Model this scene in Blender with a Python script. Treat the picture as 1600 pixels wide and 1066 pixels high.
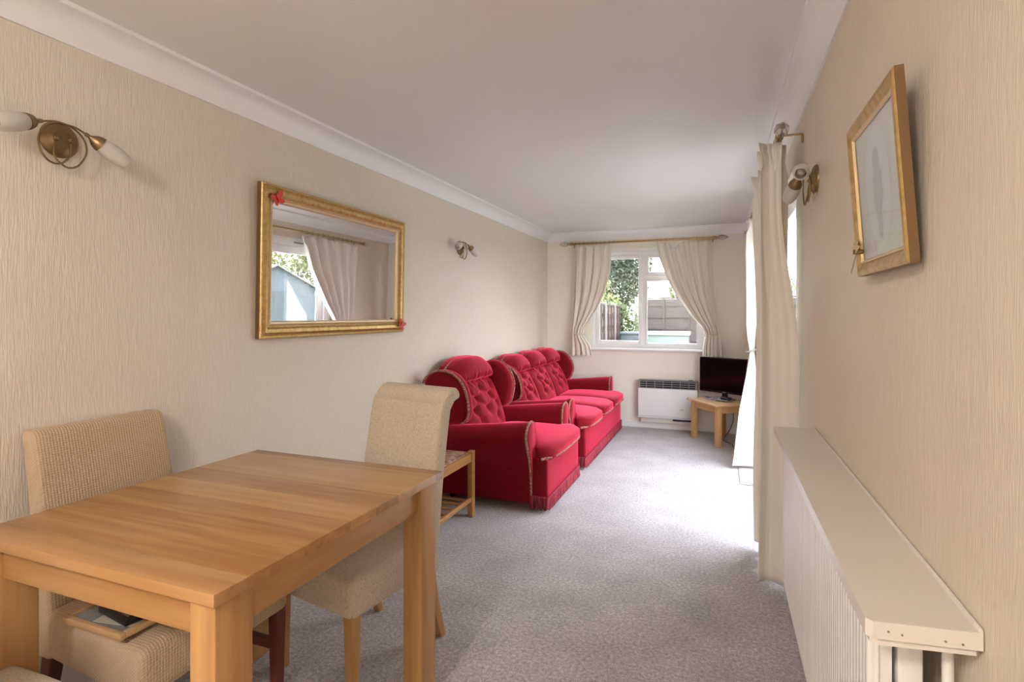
import bpy, bmesh, math, random
import numpy as np
from mathutils import Vector, Matrix
for o in list(bpy.data.objects): bpy.data.objects.remove(o, do_unlink=True)
S = bpy.context.scene
COL = S.collection
PI = math.pi
# ------------------------------------------------------------------ camera, sky, light, exposure
F = 870.0
YAW = math.atan(326 / F)
cd = bpy.data.cameras.new('camera'); cam = bpy.data.objects.new('camera', cd); COL.objects.link(cam)
cd.sensor_width = 36.0; cd.lens = 36.0 * F / 1600; cd.shift_y = -(533 - 491) / 1600
cd.clip_start = .02
cam.location = (0, 0, 1.37); cam.rotation_euler = (PI / 2, 0, YAW)
S.camera = cam
vs = S.view_settings
vs.view_transform = 'Standard'; vs.look = 'None'; vs.gamma = 1; vs.use_curve_mapping = False
vs.exposure = 1.9
EXTERIOR = 3.3
w = bpy.data.worlds.new('sky'); S.world = w; w.use_nodes = True
nt = w.node_tree; bg = nt.nodes['Background']
tc = nt.nodes.new('ShaderNodeTexCoord'); sp = nt.nodes.new('ShaderNodeSeparateXYZ'); cr = nt.nodes.new('ShaderNodeValToRGB')
nt.links.new(tc.outputs['Generated'], sp.inputs[0]); nt.links.new(sp.outputs[2], cr.inputs[0]); nt.links.new(cr.outputs[0], bg.inputs[0])
cr.color_ramp.elements[0].position = 0; cr.color_ramp.elements[0].color = (1, .98, .97, 1)
cr.color_ramp.elements[1].position = .7; cr.color_ramp.elements[1].color = (.78, .86, 1, 1)
bg.inputs[1].default_value = EXTERIOR
def portal(loc, rot, sx, sy):
    l = bpy.data.lights.new('sky_portal', 'AREA'); l.shape = 'RECTANGLE'; l.size = sx; l.size_y = sy; l.cycles.is_portal = True
    o = bpy.data.objects.new('sky_portal', l); COL.objects.link(o); o.location = loc; o.rotation_euler = rot
portal((-.85, 7.05, 1.55), (-PI / 2, 0, 0), 1.35, 1.25)          # back window, shining into the room (-Y)
portal((.56, 4.3, 1.1), (0, PI / 2, 0), 2.1, 2.4)                # patio door (-X)
sun = bpy.data.lights.new('sun', 'SUN'); sun.energy = .25; sun.angle = .4; sun.color = (1, .95, .86)
so = bpy.data.objects.new('sun', sun); COL.objects.link(so); so.rotation_euler = Vector((.35, .72, -.60)).to_track_quat('-Z', 'Y').to_euler()
random.seed(7); rng = np.random.default_rng(7)
# ------------------------------------------------------------------ helpers: materials
def mat(name, col, rough=.6, metal=0, **kw):
    m = bpy.data.materials.new(name); m.use_nodes = True
    b = m.node_tree.nodes['Principled BSDF']
    b.inputs['Base Color'].default_value = (*col, 1); b.inputs['Roughness'].default_value = rough; b.inputs['Metallic'].default_value = metal
    for k, v in kw.items():
        b.inputs[k].default_value = v
    return m
def N(m, t): return m.node_tree.nodes.new(t)
def Lk(m, a, b): m.node_tree.links.new(a, b)
def coords(m, scale, rot=(0, 0, 0), src='Object'):
    t = N(m, 'ShaderNodeTexCoord'); mp = N(m, 'ShaderNodeMapping'); Lk(m, t.outputs[src], mp.inputs[0])
    mp.inputs['Scale'].default_value = scale; mp.inputs['Rotation'].default_value = rot
    return mp.outputs[0]
def noise(m, vec, scale, detail=3, rough=.5):
    n = N(m, 'ShaderNodeTexNoise'); n.inputs['Scale'].default_value = scale; n.inputs['Detail'].default_value = detail; n.inputs['Roughness'].default_value = rough
    Lk(m, vec, n.inputs['Vector']); return n.outputs['Fac']
def ramp(m, fac, stops):
    r = N(m, 'ShaderNodeValToRGB'); e = r.color_ramp.elements
    while len(e) < len(stops): e.new(.5)
    for i, (p, c) in enumerate(stops): e[i].position = p; e[i].color = (*c, 1)
    Lk(m, fac, r.inputs[0]); return r.outputs[0]
def setcol(m, out): Lk(m, out, m.node_tree.nodes['Principled BSDF'].inputs['Base Color'])
def bump(m, fac, strength, dist=.002):
    b = N(m, 'ShaderNodeBump'); b.inputs['Strength'].default_value = strength; b.inputs['Distance'].default_value = dist
    Lk(m, fac, b.inputs['Height']); Lk(m, b.outputs[0], m.node_tree.nodes['Principled BSDF'].inputs['Normal'])
def math_(m, op, a, b=None):
    n = N(m, 'ShaderNodeMath'); n.operation = op
    for i, v in enumerate((a, b)):
        if v is None: continue
        if isinstance(v, (int, float)): n.inputs[i].default_value = v
        else: Lk(m, v, n.inputs[i])
    return n.outputs[0]
def mixc(m, fac, a, b, mode='MIX'):
    n = N(m, 'ShaderNodeMix'); n.data_type = 'RGBA'; n.blend_type = mode
    if isinstance(fac, (int, float)): n.inputs[0].default_value = fac
    else: Lk(m, fac, n.inputs[0])
    for i, v in ((6, a), (7, b)):
        if isinstance(v, tuple): n.inputs[i].default_value = (*v, 1)
        else: Lk(m, v, n.inputs[i])
    return n.outputs[2]
# ------------------------------------------------------------------ helpers: meshes
def thing(name, label, cat, loc=(0, 0, 0), rz=0, group=None):
    o = bpy.data.objects.new(name, None); COL.objects.link(o); o.empty_display_size = .1
    o.location = loc; o.rotation_euler = (0, 0, rz); o['label'] = label; o['category'] = cat
    if group: o['group'] = group
    return o
def tag(o, label=None, cat=None, group=None, kind=None):
    for k, v in (('label', label), ('category', cat), ('group', group), ('kind', kind)):
        if v: o[k] = v
    return o
def struct(o): o['kind'] = 'structure'; return o
class MB:
    """collects shapes, then links them as one mesh object"""
    def __init__(s): s.v = []; s.f = []
    def add(s, vs_, fs_):
        n = len(s.v); s.v += [tuple(p) for p in vs_]; s.f += [tuple(i + n for i in f) for f in fs_]; return s
    def box(s, x0, x1, y0, y1, z0, z1, r=0.0, seg=2, M=None, fn=None, n=(1, 1, 1)):
        vs_, fs_ = rbox(x0, x1, y0, y1, z0, z1, r, seg, n)
        if fn: vs_ = [fn(*p) for p in vs_]
        if M: vs_ = [M @ Vector(p) for p in vs_]
        return s.add(vs_, fs_)
    def tube(s, pts, r, seg=8, closed=False, sm=0):
        return s.add(*tube(pts, r, seg, closed, sm))
    def lathe(s, prof, seg=24, M=None):
        vs_, fs_ = lathe(prof, seg)
        if M: vs_ = [M @ Vector(p) for p in vs_]
        return s.add(vs_, fs_)
    def surf(s, fn, nu, nv, closed_u=False):
        vs_ = []; fs_ = []
        for j in range(nv + 1):
            for i in range(nu if closed_u else nu + 1): vs_.append(fn(i / nu, j / nv))
        W = nu if closed_u else nu + 1
        for j in range(nv):
            for i in range(nu): fs_.append((j * W + i, j * W + (i + 1) % W, (j + 1) * W + (i + 1) % W, (j + 1) * W + i))
        return s.add(vs_, fs_)
    def build(s, name, m, parent=None, smooth=True, solid=0, label=None, angle=40):
        me = bpy.data.meshes.new(name); me.from_pydata([tuple(p) for p in s.v], [], s.f); me.update()
        o = bpy.data.objects.new(name, me); COL.objects.link(o)
        if m: me.materials.append(m)
        bm = bmesh.new(); bm.from_mesh(me)
        bmesh.ops.remove_doubles(bm, verts=bm.verts, dist=1e-6)
        bmesh.ops.recalc_face_normals(bm, faces=bm.faces)
        bm.to_mesh(me); bm.free()
        if smooth:
            me.polygons.foreach_set('use_smooth', [True] * len(me.polygons))
            me.set_sharp_from_angle(angle=math.radians(angle))
        if solid:
            md = o.modifiers.new('solid', 'SOLIDIFY'); md.thickness = solid; md.offset = 0
        if parent: o.parent = parent
        if label: o['label'] = label
        return o
def rbox(x0, x1, y0, y1, z0, z1, r=0.0, seg=2, n=(1, 1, 1)):
    c = [(x0 + x1) / 2, (y0 + y1) / 2, (z0 + z1) / 2]; h = [abs(x1 - x0) / 2, abs(y1 - y0) / 2, abs(z1 - z0) / 2]
    r = min(r, min(h) * .999)
    def axis(k):
        a = []
        if r > 1e-7:
            for i in range(seg): a.append(-h[k] + r * (1 - math.cos(PI / 2 * i / seg)) if False else -h[k] + r * (1 - math.cos(0)) + r * (math.tan(PI / 4 * i / seg) if i else 0) * 1.0)
        inn = h[k] - r
        for i in range(n[k] + 1): a.append(-inn + 2 * inn * i / n[k])
        if r > 1e-7:
            for i in range(seg - 1, -1, -1): a.append(-a[i])
        return a
    A = [axis(k) for k in range(3)]
    idx = {}; vs_ = []; fs_ = []
    def vert(p):
        key = tuple(round(q, 7) for q in p)
        if key in idx: return idx[key]
        if r > 1e-7:
            q = [max(-(h[k] - r), min(h[k] - r, p[k])) for k in range(3)]
            d = Vector([p[k] - q[k] for k in range(3)])
            if d.length > 0: d = d.normalized() * r
            o = [c[k] + q[k] + d[k] for k in range(3)]
        else: o = [c[k] + p[k] for k in range(3)]
        idx[key] = len(vs_); vs_.append(tuple(o)); return idx[key]
    for k in range(3):
        a, b = (k + 1) % 3, (k + 2) % 3
        for sgn in (-1, 1):
            for i in range(len(A[a]) - 1):
                for j in range(len(A[b]) - 1):
                    q = []
                    for (ii, jj) in ((i, j), (i + 1, j), (i + 1, j + 1), (i, j + 1)):
                        p = [0, 0, 0]; p[k] = sgn * h[k]; p[a] = A[a][ii]; p[b] = A[b][jj]; q.append(vert(p))
                    if len(set(q)) >= 3:
                        q2 = [v for t, v in enumerate(q) if v not in q[:t]]
                        fs_.append(tuple(q2 if sgn > 0 else q2[::-1]))
    return vs_, fs_
def smooth_path(pts, n):
    if n <= 0: return [Vector(p) for p in pts]
    P_ = [Vector(p) for p in pts]; out = []
    for i in range(len(P_) - 1):
        p0 = P_[max(i - 1, 0)]; p1 = P_[i]; p2 = P_[i + 1]; p3 = P_[min(i + 2, len(P_) - 1)]
        for k in range(n):
            t = k / n
            out.append(.5 * ((2 * p1) + (-p0 + p2) * t + (2 * p0 - 5 * p1 + 4 * p2 - p3) * t * t + (-p0 + 3 * p1 - 3 * p2 + p3) * t ** 3))
    out.append(P_[-1]); return out
def tube(pts, r, seg=8, closed=False, sm=0):
    P_ = smooth_path(pts, sm); n = len(P_); vs_ = []; fs_ = []
    T = []
    for i in range(n):
        a = P_[(i - 1) % n] if closed or i > 0 else P_[i]; b = P_[(i + 1) % n] if closed or i < n - 1 else P_[i]
        T.append((b - a).normalized())
    u = T[0].orthogonal().normalized()
    for i in range(n):
        u = (u - T[i] * u.dot(T[i])); u = u.normalized() if u.length > 1e-6 else T[i].orthogonal().normalized()
        v = T[i].cross(u); rr = r(i / (n - 1)) if callable(r) else r
        for k in range(seg):
            a = 2 * PI * k / seg; vs_.append(P_[i] + (u * math.cos(a) + v * math.sin(a)) * rr)
    m_ = n if closed else n - 1
    for i in range(m_):
        for k in range(seg):
            j = (i + 1) % n; fs_.append((i * seg + k, i * seg + (k + 1) % seg, j * seg + (k + 1) % seg, j * seg + k))
    if not closed:
        fs_.append(tuple(range(seg))[::-1]); fs_.append(tuple((n - 1) * seg + k for k in range(seg)))
    return vs_, fs_
def lathe(prof, seg=24):
    vs_ = []; fs_ = []
    for (r, z) in prof:
        for k in range(seg):
            a = 2 * PI * k / seg; vs_.append((r * math.cos(a), r * math.sin(a), z))
    for i in range(len(prof) - 1):
        for k in range(seg): fs_.append((i * seg + k, i * seg + (k + 1) % seg, (i + 1) * seg + (k + 1) % seg, (i + 1) * seg + k))
    if prof[0][0] > 1e-5: fs_.append(tuple(range(seg))[::-1])
    if prof[-1][0] > 1e-5: fs_.append(tuple((len(prof) - 1) * seg + k for k in range(seg)))
    return vs_, fs_
def aim(p, d):
    """matrix placing local +Z along d at p"""
    return Matrix.Translation(Vector(p)) @ Vector(d).normalized().to_track_quat('Z', 'Y').to_matrix().to_4x4()
def sstep(a, b, x):
    t = max(0, min(1, (x - a) / (b - a))); return t * t * (3 - 2 * t)
def lerp(a, b, t): return a + (b - a) * t
def pw(x, pts):
    """smooth piecewise interpolation"""
    if x <= pts[0][0]: return pts[0][1]
    for (a, va), (b, vb) in zip(pts, pts[1:]):
        if x <= b: return lerp(va, vb, (x - a) / (b - a))
    return pts[-1][1]
# ------------------------------------------------------------------ materials
def m_wallpaper(name, col, strength, sx=260, sz=14):
    m = mat(name, col, .62)
    v = coords(m, (sx, sx, sz)); n1 = noise(m, v, 1.0, 3, .6)
    v2 = coords(m, (60, 60, 9)); n2 = noise(m, v2, 1.0, 2)
    h = math_(m, 'ADD', n1, math_(m, 'MULTIPLY', n2, .7)); bump(m, h, strength, .0022)
    c = ramp(m, n1, [(.32, tuple(q * .93 for q in col)), (.6, col), (.8, tuple(min(1, q * 1.04) for q in col))]); setcol(m, c)
    m.node_tree.nodes['Principled BSDF'].inputs['Specular IOR Level'].default_value = .55
    m.node_tree.nodes['Principled BSDF'].inputs['Roughness'].default_value = .48
    return m
WALL = (.78, .70, .60)
M_wall_l = m_wallpaper('wallpaper_left', WALL, 1.0, 220, 18)
M_wall_r = m_wallpaper('wallpaper_right', (.78, .685, .555), .9, 430, 20)
M_wall_b = mat('wall_paint', (.87, .82, .74), .7)
M_white = mat('white_paint', (.86, .85, .84), .35)
M_cove = mat('cove_paint', (.9, .9, .9), .45)
M_ceil = mat('ceiling_paint', (.84, .825, .82), .42)
bump(M_ceil, noise(M_ceil, coords(M_ceil, (2, 1.2, 1)), 1.2, 1), .12, .02)
M_upvc = mat('white_upvc', (.88, .88, .89), .25)
M_carpet = mat('carpet', (.36, .315, .305), .98)
def _carpet(m):
    v = coords(m, (1, 1, 1)); a = noise(m, v, 260, 2, .6); b = noise(m, v, 3.2, 4, .6); c = noise(m, v, 70, 3, .6)
    f = math_(m, 'ADD', math_(m, 'MULTIPLY', a, .55), math_(m, 'MULTIPLY', c, .45))
    c1 = ramp(m, f, [(.34, (.20, .17, .17)), (.5, (.44, .395, .395)), (.64, (.76, .70, .71))])
    c2 = ramp(m, b, [(.35, (.86, .86, .86)), (.65, (1.08, 1.08, 1.08))])
    setcol(m, mixc(m, 1.0, c1, c2, 'MULTIPLY')); bump(m, f, .8, .006)
    m.node_tree.nodes['Principled BSDF'].inputs['Sheen Weight'].default_value = .25
_carpet(M_carpet)
def m_wood(name, cols, grain_axis=0, plank=None, plank_axis=1, rough=.35, gs=1.0, seam=True):
    m = mat(name, cols[1], rough)
    sc = [26 * gs, 26 * gs, 26 * gs]; sc[grain_axis] = 1.6 * gs
    v = coords(m, tuple(sc)); n1 = noise(m, v, 1.0, 5, .6)
    sc2 = [7, 7, 7]; sc2[grain_axis] = .9
    n2 = noise(m, coords(m, tuple(sc2)), 1.0, 3)
    f = math_(m, 'ADD', math_(m, 'MULTIPLY', n1, .6), math_(m, 'MULTIPLY', n2, .4))
    if plank:
        t = N(m, 'ShaderNodeTexCoord'); s = N(m, 'ShaderNodeSeparateXYZ'); Lk(m, t.outputs['Object'], s.inputs[0])
        fl = math_(m, 'FLOOR', math_(m, 'ADD', math_(m, 'MULTIPLY', s.outputs[plank_axis], 1 / plank), .37))
        wn = N(m, 'ShaderNodeTexWhiteNoise'); wn.noise_dimensions = '1D'; Lk(m, fl, wn.inputs['W'])
        f = math_(m, 'ADD', f, math_(m, 'MULTIPLY', math_(m, 'SUBTRACT', wn.outputs['Value'], .5), .34))
    c = ramp(m, f, [(.30, cols[0]), (.5, cols[1]), (.72, cols[2])]); setcol(m, c)
    bump(m, n1, .12, .001)
    return m
OAK = [(.33, .155, .05), (.47, .245, .085), (.59, .335, .13)]
M_oak = m_wood('oak_top', OAK, 0, .118, 1, .27)
M_oak_v = m_wood('oak_leg', OAK, 2, None, 1, .38)
M_oak_y = m_wood('oak_rail', OAK, 1, None, 1, .38)
M_teak = m_wood('teak', [(.34, .15, .05), (.47, .22, .075), (.56, .29, .11)], 1, None, 1, .4)
M_pine = m_wood('pine', [(.56, .31, .11), (.66, .39, .16), (.72, .46, .21)], 2, None, 1, .4)
M_darkleg = m_wood('mahogany', [(.075, .018, .009), (.12, .028, .013), (.16, .04, .018)], 2, None, 1, .38)
def m_weave(name, col, pitch, strength, dist=.003):
    m = mat(name, col, .9); m.node_tree.nodes['Principled BSDF'].inputs['Sheen Weight'].default_value = .12
    t = N(m, 'ShaderNodeTexCoord'); sx = N(m, 'ShaderNodeSeparateXYZ'); Lk(m, t.outputs['Object'], sx.inputs[0])
    k = 2 * PI / pitch
    a = math_(m, 'SINE', math_(m, 'MULTIPLY', sx.outputs[0], k)); b = math_(m, 'SINE', math_(m, 'MULTIPLY', math_(m, 'ADD', sx.outputs[1], sx.outputs[2]), k))
    sn = N(m, 'ShaderNodeSeparateXYZ'); Lk(m, t.outputs['Normal'], sn.inputs[0])
    a = math_(m, 'MULTIPLY', a, math_(m, 'SUBTRACT', 1.0, math_(m, 'ABSOLUTE', sn.outputs[0])))
    h = math_(m, 'ADD', math_(m, 'MULTIPLY', a, .14), math_(m, 'MULTIPLY', b, .10))
    n = noise(m, coords(m, (1, 1, 1)), 420, 2)
    h = math_(m, 'ADD', math_(m, 'ADD', h, .22), math_(m, 'MULTIPLY', n, .5))
    setcol(m, ramp(m, h, [(.22, tuple(q * .66 for q in col)), (.62, tuple(min(1, q * 1.12) for q in col))])); bump(m, h, strength, dist)
    return m
M_waffle = m_weave('waffle_cover', (.60, .43, .27), .009, 1.0, .004)
def m_linen(name, col):
    m = mat(name, col, .92); m.node_tree.nodes['Principled BSDF'].inputs['Sheen Weight'].default_value = .12
    a = noise(m, coords(m, (420, 420, 90)), 1, 2); b = noise(m, coords(m, (90, 420, 420)), 1, 2); c = noise(m, coords(m, (420, 90, 420)), 1, 2)
    h = math_(m, 'ADD', math_(m, 'MULTIPLY', a, .4), math_(m, 'ADD', math_(m, 'MULTIPLY', b, .3), math_(m, 'MULTIPLY', c, .3)))
    setcol(m, ramp(m, h, [(.38, tuple(q * .70 for q in col)), (.5, col), (.62, tuple(min(1, q * 1.2) for q in col))])); bump(m, h, .6, .002)
    return m
M_linen = m_linen('linen_cover', (.60, .50, .38))
def m_velvet(name, col, sheen):
    m = mat(name, col, .75); b = m.node_tree.nodes['Principled BSDF']
    b.inputs['Sheen Weight'].default_value = .6; b.inputs['Sheen Roughness'].default_value = .30; b.inputs['Sheen Tint'].default_value = (*sheen, 1)
    b.inputs['Specular IOR Level'].default_value = .15
    n = noise(m, coords(m, (1, 1, 1)), 9, 4, .6)
    setcol(m, ramp(m, n, [(.3, tuple(q * .82 for q in col)), (.7, tuple(min(1, q * 1.15) for q in col))]))
    bump(m, noise(m, coords(m, (1, 1, 1)), 300, 2), .15, .001)
    t = m.node_tree; o = t.nodes['Material Output']; sh = t.nodes.new('ShaderNodeBsdfSheen'); sh.inputs['Color'].default_value = (*sheen, 1); sh.inputs['Roughness'].default_value = .5
    ad = t.nodes.new('ShaderNodeAddShader'); t.links.new(b.outputs[0], ad.inputs[0]); t.links.new(sh.outputs[0], ad.inputs[1]); t.links.new(ad.outputs[0], o.inputs[0])
    return m
M_velvet = m_velvet('red_velvet', (.17, .0012, .005), (1, .085, .18))
M_trim = mat('braid', (.36, .16, .11), .9)
setcol(M_trim, ramp(M_trim, noise(M_trim, coords(M_trim, (1, 1, 1)), 120, 2), [(.4, (.16, .05, .035)), (.6, (.50, .26, .18))]))
bump(M_trim, noise(M_trim, coords(M_trim, (1, 1, 1)), 160, 2), 1.0, .006)
M_fringe = mat('fringe', (.30, .02, .04), .9)
setcol(M_fringe, ramp(M_fringe, noise(M_fringe, coords(M_fringe, (110, 110, 8)), 1, 2), [(.38, (.10, .003, .01)), (.6, (.42, .05, .075))]))
M_black = mat('black_plastic', (.012, .012, .014), .25)
M_dark = mat('dark_void', (.01, .01, .01), .8)
M_brass = mat('antique_brass', (.30, .21, .11), .40, 1)
M_brassb = mat('brass', (.42, .29, .13), .3, 1)
M_gold = mat('gilt', (.66, .40, .11), .36, .8)
_g = noise(M_gold, coords(M_gold, (1, 1, 1)), 45, 3); setcol(M_gold, ramp(M_gold, _g, [(.3, (.46, .29, .10)), (.7, (.66, .46, .20))])); bump(M_gold, _g, .3, .002)
M_goldd = mat('dark_gilt', (.20, .11, .045), .5, .4)
M_goldp = mat('pale_gilt', (.72, .56, .33), .4, .7)
M_mirror = mat('mirror_silver', (.90, .90, .91), .0, 1)
M_steel = mat('steel', (.5, .5, .5), .3, 1)
def m_trans(name, col, tr, rough=.8, tcol=None):
    m = mat(name, col, rough); t = m.node_tree; b = t.nodes['Principled BSDF']; o = t.nodes['Material Output']
    tl = t.nodes.new('ShaderNodeBsdfTranslucent'); tl.inputs[0].default_value = (*(tcol or col), 1)
    mx = t.nodes.new('ShaderNodeMixShader'); mx.inputs[0].default_value = tr
    t.links.new(b.outputs[0], mx.inputs[1]); t.links.new(tl.outputs[0], mx.inputs[2]); t.links.new(mx.outputs[0], o.inputs[0])
    return m
M_curtain = m_trans('cream_curtain', (.90, .85, .77), .09, .85, (.92, .76, .57))
bump(M_curtain, noise(M_curtain, coords(M_curtain, (300, 300, 60)), 1, 2), .12, .001)
M_frost = m_trans('frosted_glass', (.86, .83, .78), .45, .35)
M_crystal = mat('clear_glass', (.95, .93, .88), .05, 0, **{'Transmission Weight': .8, 'IOR': 1.45})
def m_glass():
    m = bpy.data.materials.new('window_glass'); m.use_nodes = True; t = m.node_tree; t.nodes.clear()
    o = t.nodes.new('ShaderNodeOutputMaterial'); a = t.nodes.new('ShaderNodeBsdfTransparent'); a.inputs[0].default_value = (.97, .98, .98, 1)
    g = t.nodes.new('ShaderNodeBsdfGlossy'); g.inputs['Roughness'].default_value = .0; mx = t.nodes.new('ShaderNodeMixShader'); mx.inputs[0].default_value = .05
    t.links.new(a.outputs[0], mx.inputs[1]); t.links.new(g.outputs[0], mx.inputs[2]); t.links.new(mx.outputs[0], o.inputs[0]); return m
M_glass = m_glass()
M_radw = mat('radiator_enamel', (.80, .77, .73), .35)
M_shelf = mat('gloss_cream_paint', (.74, .68, .60), .28)
M_heater = mat('heater_enamel', (.80, .81, .82), .35)
M_grille = mat('heater_grille', (.26, .25, .27), .5)
M_red = mat('red_wire', (.75, .06, .05), .4)
M_paper = mat('print_paper', (.70, .69, .68), .7)

# ------------------------------------------------------------------ the room
XL, XR, YB, YF, ZC = -2.09, .358, 6.87, -1.85, 2.395
DY0, DY1, DZ = 3.15, 5.62, 2.13          # patio door opening
WX0, WX1, WZ0, WZ1 = -1.50, -.195, .955, 2.135   # back window opening
struct(MB().box(XL - .25, XR + .25, YF - .25, YB + .25, -.25, 0).build('floor', M_carpet, smooth=False))
struct(MB().box(XL - .25, XR + .25, YF - .25, YB + .25, ZC, ZC + .2).build('ceiling', M_ceil, smooth=False))
struct(MB().box(XL - .2, XL, YF, YB, 0, ZC).build('wall_left', M_wall_l, smooth=False))
struct(MB().box(XR, XR + .2, YF, DY0, 0, ZC).box(XR, XR + .2, DY1, YB, 0, ZC).box(XR, XR + .2, DY0, DY1, DZ, ZC).build('wall_right', M_wall_r, smooth=False))
struct(MB().box(XL - .2, WX0, YB, YB + .2, 0, ZC).box(WX1, XR + .2, YB, YB + .2, 0, ZC).box(WX0, WX1, YB, YB + .2, WZ1, ZC).box(WX0, WX1, YB, YB + .2, 0, WZ0).build('wall_back', M_wall_b, smooth=False))
struct(MB().box(XL - .2, XR + .2, YF - .2, YF, 0, ZC).build('wall_front', M_wall_l, smooth=False))
# coving round the room: small step, concave curve, small step
def cove_section():
    p = [(0, -.105), (.010, -.105), (.012, -.093)]
    for i in range(9):
        a = PI / 2 * i / 8; p.append((.012 + .072 * (1 - math.cos(a)), -.093 + .076 * math.sin(a)))
    p += [(.094, -.015), (.095, 0), (0, 0)]
    return p
def cove(name, f, a, b):
    sec = cove_section(); m = MB(); n = len(sec)
    V_ = [f(d, z, a + d) for d, z in sec] + [f(d, z, b - d) for d, z in sec]
    return struct(m.add(V_, [(i, (i + 1) % n, n + (i + 1) % n, n + i) for i in range(n)]).build(name, M_cove, angle=25))
cove('trim_1', lambda d, z, t: (XL + d, t, ZC + z), YF, YB)
cove('trim_2', lambda d, z, t: (XR - d, t, ZC + z), YF, YB)
cove('trim_3', lambda d, z, t: (t, YB - d, ZC + z), XL, XR)
cove('trim_4', lambda d, z, t: (t, YF + d, ZC + z), XL, XR)
def skirting(name, *b): return struct(MB().box(*b, r=.004).build(name, M_white))
skirting('baseboard_left', XL, XL + .014, YF, YB, 0, .075)
skirting('baseboard_back', XL + .014, XR, YB - .014, YB, 0, .075)
skirting('baseboard_right', XR - .014, XR, YF, DY0 - .03, 0, .075)
# back window
W1 = struct(MB().box(WX0, WX0 + .055, 6.90, 6.96, WZ0, WZ1).box(WX1 - .055, WX1, 6.90, 6.96, WZ0, WZ1).box(WX0 + .055, WX1 - .055, 6.90, 6.96, WZ0, WZ0 + .055)
            .box(WX0 + .055, WX1 - .055, 6.90, 6.96, WZ1 - .055, WZ1).box(-.90, -.845, 6.90, 6.96, WZ0 + .055, WZ1 - .055).box(-.845, WX1 - .055, 6.90, 6.96, 1.785, 1.845).build('window_1', M_upvc, smooth=False))
def sash(x0, x1, z0, z1, name, t=.045):
    s = MB().box(x0, x0 + t, 6.885, 6.925, z0, z1, .006).box(x1 - t, x1, 6.885, 6.925, z0, z1, .006).box(x0 + t, x1 - t, 6.885, 6.925, z0, z0 + t, .006).box(x0 + t, x1 - t, 6.885, 6.925, z1 - t, z1, .006).build(name, M_upvc, W1)
    MB().box(x0 + t - .005, x1 - t + .005, 6.93, 6.936, z0 + t - .005, z1 - t + .005).build('pane', M_glass, W1, smooth=False)
sash(WX0 + .045, -.892, WZ0 + .045, WZ1 - .045, 'sash')
sash(-.853, WX1 - .045, 1.84, WZ1 - .045, 'sash', .04)
sash(-.853, WX1 - .045, WZ0 + .045, 1.79, 'glazing_bead', .022)
MB().box(-.915, -.90, 6.86, 6.885, 1.42, 1.50, .004).tube([(-.908, 6.865, 1.44), (-.908, 6.85, 1.46), (-.93, 6.848, 1.46), (-.985, 6.848, 1.462)], .006).build('handle', M_white, W1)
MB().box(WX0 - .05, WX1 + .05, 6.80, 6.90, .925, .955, .012).build('window_sill', M_upvc, W1)
struct(MB().box(WX0, WX0 + .003, 6.872, 6.90, WZ0, WZ1).box(WX0 - .012, WX1 + .012, 6.862, 6.872, WZ1 - .002, WZ1 + .045, .003).build('trim_5', M_white))
# patio door
D1 = struct(MB().box(XR + .02, XR + .09, DY0, DY0 + .07, 0, DZ).box(XR + .02, XR + .09, DY1 - .07, DY1, 0, DZ).box(XR + .02, XR + .09, DY0 + .07, DY1 - .07, DZ - .09, DZ).box(XR + .02, XR + .09, DY0 + .07, DY1 - .07, 0, .06).build('door_1', M_upvc, smooth=False))
def leaf(y0, y1, x, name):
    z0, z1 = .06, DZ - .09; t = .085
    MB().box(x, x + .04, y0, y0 + t, z0, z1, .006).box(x, x + .04, y1 - t, y1, z0, z1, .006).box(x, x + .04, y0 + t, y1 - t, z0, z0 + t + .03, .006).box(x, x + .04, y0 + t, y1 - t, z1 - t, z1, .006).build(name, M_upvc, D1)
    MB().box(x + .017, x + .023, y0 + t - .005, y1 - t + .005, z0 + t + .025, z1 - t + .005).build('pane', M_glass, D1, smooth=False)
leaf(DY0 + .07, 4.42, XR + .03, 'door_leaf'); leaf(4.36, DY1 - .07, XR + .05, 'door_leaf')
MB().box(XR + .005, XR + .02, 5.0, 5.14, 2.075, 2.09, .003).build('door_vent', M_grille, D1)
MB().box(XR + .002, XR + .03, 5.485, 5.51, .95, 1.12, .006).build('door_handle', M_white, D1)
MB().box(XR, XR + .2, DY0 - .001, DY0, 0, DZ).build('reveal', M_white, D1, smooth=False)

# ------------------------------------------------------------------ dining table
TX0, TX1, TY0, TY1, TZ = -1.815, -.945, .843, 1.795, .805
T = thing('dining_table', 'square light oak dining table with a planked top', 'table', ((TX0 + TX1) / 2, (TY0 + TY1) / 2, 0), math.radians(-.9))
hx, hy_ = (TX1 - TX0) / 2, (TY1 - TY0) / 2
MB().box(-hx, hx, -hy_ + .085, hy_, TZ - .026, TZ, .001).build('tabletop', M_oak, T)
MB().box(-hx, hx, -hy_, -hy_ + .085, TZ - .026, TZ, .001).build('breadboard_end', m_wood('oak_end', [(.34, .165, .058), (.47, .245, .092), (.56, .32, .135)], 0, None, 1, .3), T)
ins = .018
for sx in (-1, 1):
    for sy in (-1, 1):
        x1 = sx * (hx - ins); y1 = sy * (hy_ - ins)
        MB().box(*sorted((x1, x1 - sx * .072)), *sorted((y1, y1 - sy * .098)), 0, TZ - .026, .003).build('leg', M_oak_v, T)
for sy in (-1, 1): MB().box(-hx + .09, hx - .09, *sorted((sy * (hy_ - .035), sy * (hy_ - .06))), TZ - .116, TZ - .026, .002).build('apron', m_wood('oak_apron', OAK, 0, None, 1, .38), T)
for sx in (-1, 1): MB().box(*sorted((sx * (hx - .035), sx * (hx - .06))), -hy_ + .115, hy_ - .115, TZ - .116, TZ - .026, .002).build('apron', M_oak_y, T)

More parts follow.
